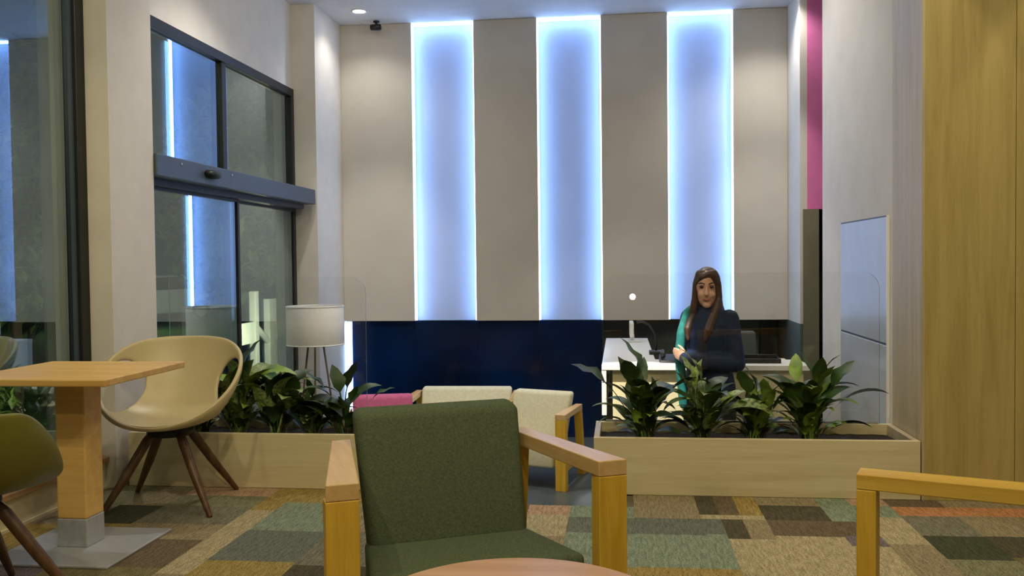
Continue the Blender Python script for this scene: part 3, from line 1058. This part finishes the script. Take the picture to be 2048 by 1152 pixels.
tube(bm, [(-.045, -.06, .045), (-.045, -.03, .058), (-.045, .04, .068), (-.045, .065, .058)], [.016, .012, .012, .016], 10)
obj('handset', bm, M['black'], t, True)
t = thing('card_tray', 'dark leaflet tray on the counter beside the woman', 'tray', (.92, 6.17, .5))
obj('tray_base', B((-.12, -.07, 0), (.12, .07, .008), .002), M['black'], t)
for lo, hi in (((-.12, -.07, .008), (.12, -.062, .03)), ((-.12, .062, .008), (.12, .07, .045)), ((-.12, -.062, .008), (-.112, .062, .03)), ((.112, -.062, .008), (.12, .062, .03))):
    obj('tray_side', B(lo, hi, .002), M['black'], t)
t = thing('office_chair', 'dark grey office chair behind the reception desk', 'office chair', (1.02, 7.55, ZL), math.radians(15))
bm = bmesh.new()
hexa(bm, [(-.22, .20, .62), (.22, .20, .62), (.22, .25, .62), (-.22, .25, .62)], [(-.19, .26, 1.08), (.19, .26, 1.08), (.19, .31, 1.08), (-.19, .31, 1.08)], .03, 4)
autosmooth(obj('backrest', bm, M['niche'], t), 60)
autosmooth(obj('seat', B((-.24, -.24, .44), (.24, .22, .51), .03, 4), M['niche'], t), 60)
bm = bmesh.new()
tube(bm, [(0, 0, .09), (0, 0, .45)], .025, 12)
tube(bm, [(0, .18, .46), (0, .27, .55), (0, .26, .72)], .018, 8)
obj('column', bm, M['black'], t, True)
for i in range(5):
    a = i * 2 * PI / 5
    bm = bmesh.new()
    tube(bm, [(0, 0, .10), (.28 * math.cos(a), .28 * math.sin(a), .07)], [.022, .014], 8)
    lathe(bm, [(.022, 0), (.026, .015), (.022, .05), (.01, .06)], 12, (.27 * math.cos(a), .27 * math.sin(a), 0))
    obj('castor_arm', bm, M['black'], t, True)


# ------------------------------------------------------------------ woman
def remeshed(name, bm, m, parent, voxel=.008, it=3):
    o = obj(name, bm, m, parent, True)
    md = o.modifiers.new('union', 'REMESH')
    md.mode = 'VOXEL'
    md.voxel_size = voxel
    md.use_smooth_shade = True
    md = o.modifiers.new('soften', 'SMOOTH')
    md.factor = .5
    md.iterations = it
    return o


def loft(bm, rings, n=24):
    X, Y = Vector((1, 0, 0)), Vector((0, 1, 0))
    rs = [ring(bm, Vector(c), X, Y, rx, ry, n) for c, rx, ry in rings]
    for a, b in zip(rs, rs[1:]):
        bridge(bm, a, b)
    bm.faces.new(rs[0][::-1])
    bm.faces.new(rs[-1])


def ell(bm, c, r, rot=None, u=20, v=14):
    Mx = Matrix.Translation(c)
    if rot is not None:
        Mx = Mx @ rot
    bmesh.ops.create_uvsphere(bm, u_segments=u, v_segments=v, radius=1, matrix=Mx @ Matrix.Diagonal((r[0], r[1], r[2], 1)))


person = thing('person', 'woman with long brown hair in a navy jacket standing by the reception desk', 'person', (.535, 5.66, ZL), math.radians(-34))
HR = Matrix.Rotation(math.radians(27), 4, 'Z')     # the head turns back to the camera
HC = Vector((0, -.015, 1.505))


def hp(x, y, z):
    return HC + (HR @ Vector((x, y, z)))


SH = {s: Vector((s * .136, .01, 1.325)) for s in (-1, 1)}
EL = {-1: Vector((-.165, -.03, 1.07)), 1: Vector((.185, .0, 1.06))}
WR = {-1: Vector((-.05, -.125, 1.08)), 1: Vector((.0, -.240, 1.09))}
HD = {-1: Vector((.04, -.09, 1.09)), 1: Vector((-.085, -.215, 1.115))}
bm = bmesh.new()
ell(bm, hp(0, .008, .028), (.068, .088, .096))             # skull
ell(bm, hp(0, -.022, -.035), (.053, .065, .082))           # face and jaw
ell(bm, hp(0, -.062, -.098), (.026, .022, .020))           # chin
capsule(bm, hp(0, -.086, .005), hp(0, -.104, -.032), .009, .013, 10)   # nose
for s in (-1, 1):
    ell(bm, hp(s * .032, -.066, -.035), (.020, .017, .020))   # cheek
    ell(bm, hp(s * .069, .012, -.01), (.010, .020, .032))     # ear
    ell(bm, hp(s * .030, -.080, .026), (.022, .012, .008))    # brow
capsule(bm, (0, .02, 1.30), (0, .0, 1.45), .052, .048)
loft(bm, [((0, .02, .80), .14, .095), ((0, .02, .90), .155, .105), ((0, .01, 1.02), .12, .085), ((0, .005, 1.12), .125, .09), ((0, -.005, 1.22), .145, .105), ((0, .01, 1.32), .15, .085), ((0, .015, 1.37), .08, .06)])
for s in (-1, 1):
    limb(bm, [SH[s], EL[s], WR[s]], [.048, .038, .026])
    d = (HD[s] - WR[s]).normalized()
    upv = Vector((0, 0, 1))
    side = d.cross(upv).normalized()
    palm = WR[s] + d * .045
    ell(bm, palm, (.045, .018, .036), Matrix((d, side, d.cross(side) * -1)).transposed().to_4x4())
    for q, (off, ln) in enumerate(((.027, .066), (.009, .074), (-.009, .070), (-.026, .056))):
        b0 = WR[s] + d * .078 + upv * off
        b1 = b0 + d * ln * .55 + Vector((0, .004, 0))
        b2 = b1 + d * ln * .40 + Vector((0, .014, -.006))
        limb(bm, [b0, b1, b2], [.0092, .0085, .0072], 8)
    t0 = WR[s] + d * .03 + upv * .03
    limb(bm, [t0, t0 + d * .03 + upv * .022, t0 + d * .058 + upv * .026], [.011, .0095, .008], 8)
    limb(bm, [(s * .085, .01, .86), (s * .085, -.005, .46), (s * .085, .03, .09)], [.082, .054, .036])
    limb(bm, [(s * .085, .045, .045), (s * .095, -.10, .035)], [.036, .03])
remeshed('body', bm, M['skin'], person, .0065, 4)
# face details
for s in (-1, 1):
    bm = bmesh.new()
    ell(bm, hp(s * .030, -.0785, .010), (.012, .008, .007), HR, 12, 8)
    obj('eye', bm, M['eye_dark'], person, True)
    bm = bmesh.new()
    limb(bm, [hp(s * .014, -.090, .030), hp(s * .032, -.088, .036), hp(s * .048, -.076, .031)], [.0035, .0042, .003], 8)
    obj('eyebrow', bm, M['hair'], person, True)
bm = bmesh.new()
limb(bm, [hp(-.022, -.086, -.062), hp(0, -.094, -.066), hp(.022, -.086, -.062)], [.0035, .0065, .0035], 8)
obj('mouth', bm, M['lips'], person, True)
# hair: crown, back, and long locks over the shoulders
bm = bmesh.new()
ell(bm, hp(0, .024, .040), (.077, .094, .093))
ell(bm, hp(0, .045, -.05), (.074, .066, .12))
capsule(bm, hp(0, .055, -.05), (0, .08, 1.27), .072, .058)
for s in (-1, 1):
    limb(bm, [hp(s * .040, -.045, .088), hp(s * .066, -.026, .03), hp(s * .070, -.016, -.06), (s * .070 - .005, -.055, 1.34), (s * .070 - .01, -.110, 1.26), (s * .058 - .01, -.125, 1.20)],
         [.028, .020, .022, .028, .028, .012])
    limb(bm, [hp(s * .058, .02, -.02), hp(s * .066, .03, -.11), (s * .085, .02, 1.32), (s * .09, -.02, 1.26)], [.026, .030, .030, .014])
limb(bm, [hp(.02, -.062, .094), hp(-.034, -.070, .070), hp(-.060, -.048, .03)], [.018, .015, .010])
limb(bm, [hp(.02, -.062, .094), hp(.046, -.060, .073), hp(.062, -.042, .03)], [.016, .014, .010])
remeshed('hair', bm, M['hair'], person, .007, 2)
# jacket
bm = bmesh.new()
loft(bm, [((0, .015, .84), .162, .125), ((0, .015, .92), .160, .125), ((0, .01, 1.03), .138, .112), ((0, .0, 1.13), .140, .115), ((0, -.008, 1.22), .148, .125), ((0, .005, 1.30), .152, .108), ((0, .012, 1.365), .105, .080), ((0, .015, 1.40), .075, .065)])
for s in (-1, 1):
    limb(bm, [SH[s], (SH[s] + EL[s]) / 2, EL[s], WR[s], WR[s] + (HD[s] - WR[s]) * .25], [.057, .054, .054, .047, .042])
remeshed('jacket', bm, M['navy'], person, .009, 3)
# scarf
bm = bmesh.new()
limb(bm, [(-.07, .0, 1.41), (-.105, -.07, 1.36), (-.115, -.125, 1.24), (-.12, -.14, 1.10), (-.115, -.125, .95), (-.11, -.115, .80)], [.022, .026, .028, .030, .030, .026])
limb(bm, [(-.07, .0, 1.41), (0, .065, 1.415), (.055, .03, 1.405)], [.022, .02, .016])
remeshed('scarf', bm, M['teal'], person, .009, 2)
# trousers and shoes
bm = bmesh.new()
loft(bm, [((0, .02, .78), .165, .115), ((0, .02, .88), .165, .115), ((0, .015, .99), .135, .098)])
for s in (-1, 1):
    limb(bm, [(s * .085, .01, .84), (s * .085, -.005, .46), (s * .085, .03, .10)], [.092, .066, .058])
remeshed('trousers', bm, M['trouser'], person, .009, 3)
for s in (-1, 1):
    bm = bmesh.new()
    limb(bm, [(s * .085, .055, .05), (s * .09, -.03, .042), (s * .097, -.115, .036)], [.042, .040, .032])
    box(bm, (s * .09 - .03, -.13, 0), (s * .09 + .03, .085, .03), .008)
    remeshed('shoe', bm, M['black'], person, .007, 2)

# ------------------------------------------------------------------ lamp behind the camera that shows as a reflection
t = thing('lamp_table', 'small white side table behind the viewer carrying a globe lamp', 'table', (.17, -2.0, 0))
bm = bmesh.new()
lathe(bm, [(.20, .46), (.21, .465), (.21, .48), (.20, .485)], 32)
autosmooth(obj('tabletop', bm, M['white_gloss'], t))
bm = bmesh.new()
lathe(bm, [(.15, 0), (.15, .01), (.025, .02), (.025, .46)], 24)
autosmooth(obj('pedestal', bm, M['steel'], t))
t = thing('globe_lamp', 'lit white globe lamp, seen only as a reflection in the glass screen', 'lamp', (.17, -2.0, .485))
bm = bmesh.new()
lathe(bm, [(.06, 0), (.06, .012), (.015, .03), (.015, .18)], 20)
autosmooth(obj('base', bm, M['steel'], t))
bm = bmesh.new()
bmesh.ops.create_uvsphere(bm, u_segments=24, v_segments=14, radius=.04, matrix=Matrix.Translation((0, 0, .215)))
obj('globe', bm, emit('globe_glow', (1, .92, .75), 45), t, True)

# ------------------------------------------------------------------ outside the glass
ZO = -.52
struct('ground_paving', B((-5.2, -4, ZO - .2), (-3.06, 24, ZO)), M['paving'], 'grey paving outside the glass front')
struct('ground_lawn', B((-24, -4, ZO - .2), (-5.2, 34, ZO + .01)), M['grass'], 'dark lawn outside at night')


def bush(name, x, y, rx, ry, z0, z1, n, label, seed, size=.09, trunk=True, cat='bush'):
    rr = random.Random(seed)
    t = thing(name, label, cat, (x, y, ZO + .01), 0, 'garden plants outside the glass')
    bm = bmesh.new()
    H = z1 - z0
    for i in range(n):
        while True:
            p = Vector((rr.uniform(-1, 1), rr.uniform(-1, 1), rr.uniform(-1, 1)))
            if .35 < p.length < 1:
                break
        c = Vector((p.x * rx, p.y * ry, z0 - ZO + H * (.5 + .5 * p.z)))
        q = Matrix.Rotation(rr.uniform(0, 6.28), 3, 'Z') @ Matrix.Rotation(rr.uniform(-1.2, 1.2), 3, 'X')
        s = size * rr.uniform(.6, 1.3)
        v = [bm.verts.new(c + q @ Vector(w)) for w in ((0, -s, 0), (s * .45, 0, s * .12), (0, s, 0), (-s * .45, 0, s * .12))]
        bm.faces.new((v[0], v[1], v[2]))
        bm.faces.new((v[0], v[2], v[3]))
    o = obj('foliage', bm, M['hedge'], t)
    o['kind'] = 'stuff'
    bm = bmesh.new()
    tube(bm, [(0, 0, -.01), (.03, .02, (z0 - ZO) * .5 + .1), (0, 0, z0 - ZO + H * .5)], [.07, .055, .03], 8)
    for q in range(4):
        a = q * 1.6
        tube(bm, [(0, 0, z0 - ZO + H * .15), (rx * .5 * math.cos(a), ry * .5 * math.sin(a), z0 - ZO + H * .55)], [.03, .012], 6)
    obj('trunk', bm, M['bark'], t, True)
    return t


bush('garden_tree', -6.3, 8.9, .75, .8, .6, 3.6, 1500, 'lit leafy tree outside the lounge window', 31, .10, cat='tree')
bush('garden_tree', -6.4, 14.6, 1.2, 1.3, .5, 4.2, 2200, 'wide lit tree behind the entrance door glass', 32, .13, cat='tree')
bush('garden_tree', -8.4, 12.2, 1.3, 1.2, .2, 4.0, 2000, 'dark tree standing far out beside the parked car', 35, .13, cat='tree')
bush('garden_hedge', -6.0, 7.2, .5, 1.1, ZO + .02, .25, 1400, 'low hedge outside the lounge window', 33, .07, cat='hedge')
bush('garden_hedge', -5.8, 11.4, .45, 1.0, ZO + .02, -.05, 1100, 'low hedge outside the entrance door', 34, .07, cat='hedge')

t = thing('garden_stand', 'white branching wooden garden stand outside the entrance door', 'garden stand', (-5.5, 13.9, ZO + .01))
g0 = -ZO - .01


def post(y, w, z0, z1, nm='post'):
    obj(nm, B((-.05, y - w / 2, z0 + g0), (.05, y + w / 2, z1 + g0), .008), M['white_paint'], t)


post(-.58, .14, ZO + .01, .78)
post(.06, .30, ZO + .01, .64, 'trunk_post')
post(.68, .16, ZO + .01, .76)
for y0, z0, y1, z1 in ((-.02, -.05, -.50, .22), (.14, -.05, .62, .22)):
    bm = bmesh.new()
    tube(bm, [(0, y0, z0 + g0), (0, y1, z1 + g0)], .05, 8)
    obj('brace', bm, M['white_paint'], t)
obj('board', B((-.03, -1.25, .0 + g0), (.03, -.65, .32 + g0), .008), M['white_paint'], t)

# parked car
t = thing('parked_car', 'white parked car far outside the entrance door', 'car', (-14.1, 26.0, ZO + .01), math.radians(62))
bm = bmesh.new()
prof = [(-2.1, .35), (-2.12, .62), (-1.95, .86), (-1.25, .93), (-.75, 1.40), (.75, 1.42), (1.35, .98), (1.95, .92), (2.12, .6), (2.1, .35), (1.7, .26), (-1.7, .26)]
prism(bm, prof, -.82, .82)
es = [e for e in bm.edges]
bmesh.ops.bevel(bm, geom=es, offset=.06, segments=2, profile=.5, affect='EDGES')
autosmooth(obj('car_body', bm, M['car_paint'], t), 50)
for s in (-1, 1):
    bm = bmesh.new()
    prism(bm, [(-1.08, .96), (-.70, 1.33), (.70, 1.35), (1.15, .98)], s * .815, s * .835)
    obj('side_window', bm, M['black'], t)
for x0, z0, x1, z1 in ((-1.24, .95, -.78, 1.37), (1.33, 1.0, .79, 1.38)):
    bm = bmesh.new()
    sg = -1 if x0 < 0 else 1
    hexa(bm, [(x0, -.7, z0), (x0, .7, z0), (x0 + sg * .02, .7, z0 + .012), (x0 + sg * .02, -.7, z0 + .012)],
         [(x1, -.62, z1), (x1, .62, z1), (x1 + sg * .02, .62, z1 + .012), (x1 + sg * .02, -.62, z1 + .012)])
    obj('windscreen', bm, M['black'], t)
for sx in (-1.32, 1.32):
    for s in (-1, 1):
        bm = bmesh.new()
        tube(bm, [(sx, s * .64, .31), (sx, s * .84, .31)], .31, 24)
        w_ = obj('wheel', bm, M['black'], t)
        bm = bmesh.new()
        tube(bm, [(sx, s * .835, .31), (sx, s * .85, .31)], .19, 20)
        obj('hub_cap', bm, M['steel'], w_)


def garden_lamp(x, y, z, power, label):
    t = thing('garden_lamp', label, 'garden lamp', (x, y, ZO + .01), 0, 'garden bollard lamps')
    h = z - ZO
    bm = bmesh.new()
    tube(bm, [(0, 0, 0), (0, 0, h - .1)], .04, 12)
    obj('post', bm, M['frame_dark'], t, True)
    bm = bmesh.new()
    tube(bm, [(0, 0, h - .1), (0, 0, h + .05)], .055, 12)
    obj('lantern', bm, emit('garden_lamp_glow', (1, .95, .75), 6), t, True)
    ld = bpy.data.lights.new('garden_lamp_light', 'POINT')
    ld.energy = power
    ld.color = (1, .93, .66)
    ld.shadow_soft_size = .06
    lo = bpy.data.objects.new('garden_lamp_light', ld)
    COL.objects.link(lo)
    lo.parent = t
    lo.location = (0, 0, h + .12)


garden_lamp(-4.9, 7.6, .2, 110, 'bollard lamp lighting the tree outside the lounge window')
garden_lamp(-4.6, 12.6, .0, 180, 'bollard lamp lighting the garden outside the entrance door')
garden_lamp(-12.3, 21.8, .3, 220, 'added bollard lamp hidden by the column, lighting the parked car')  # extra lamp kept out of sight behind the column to light the car
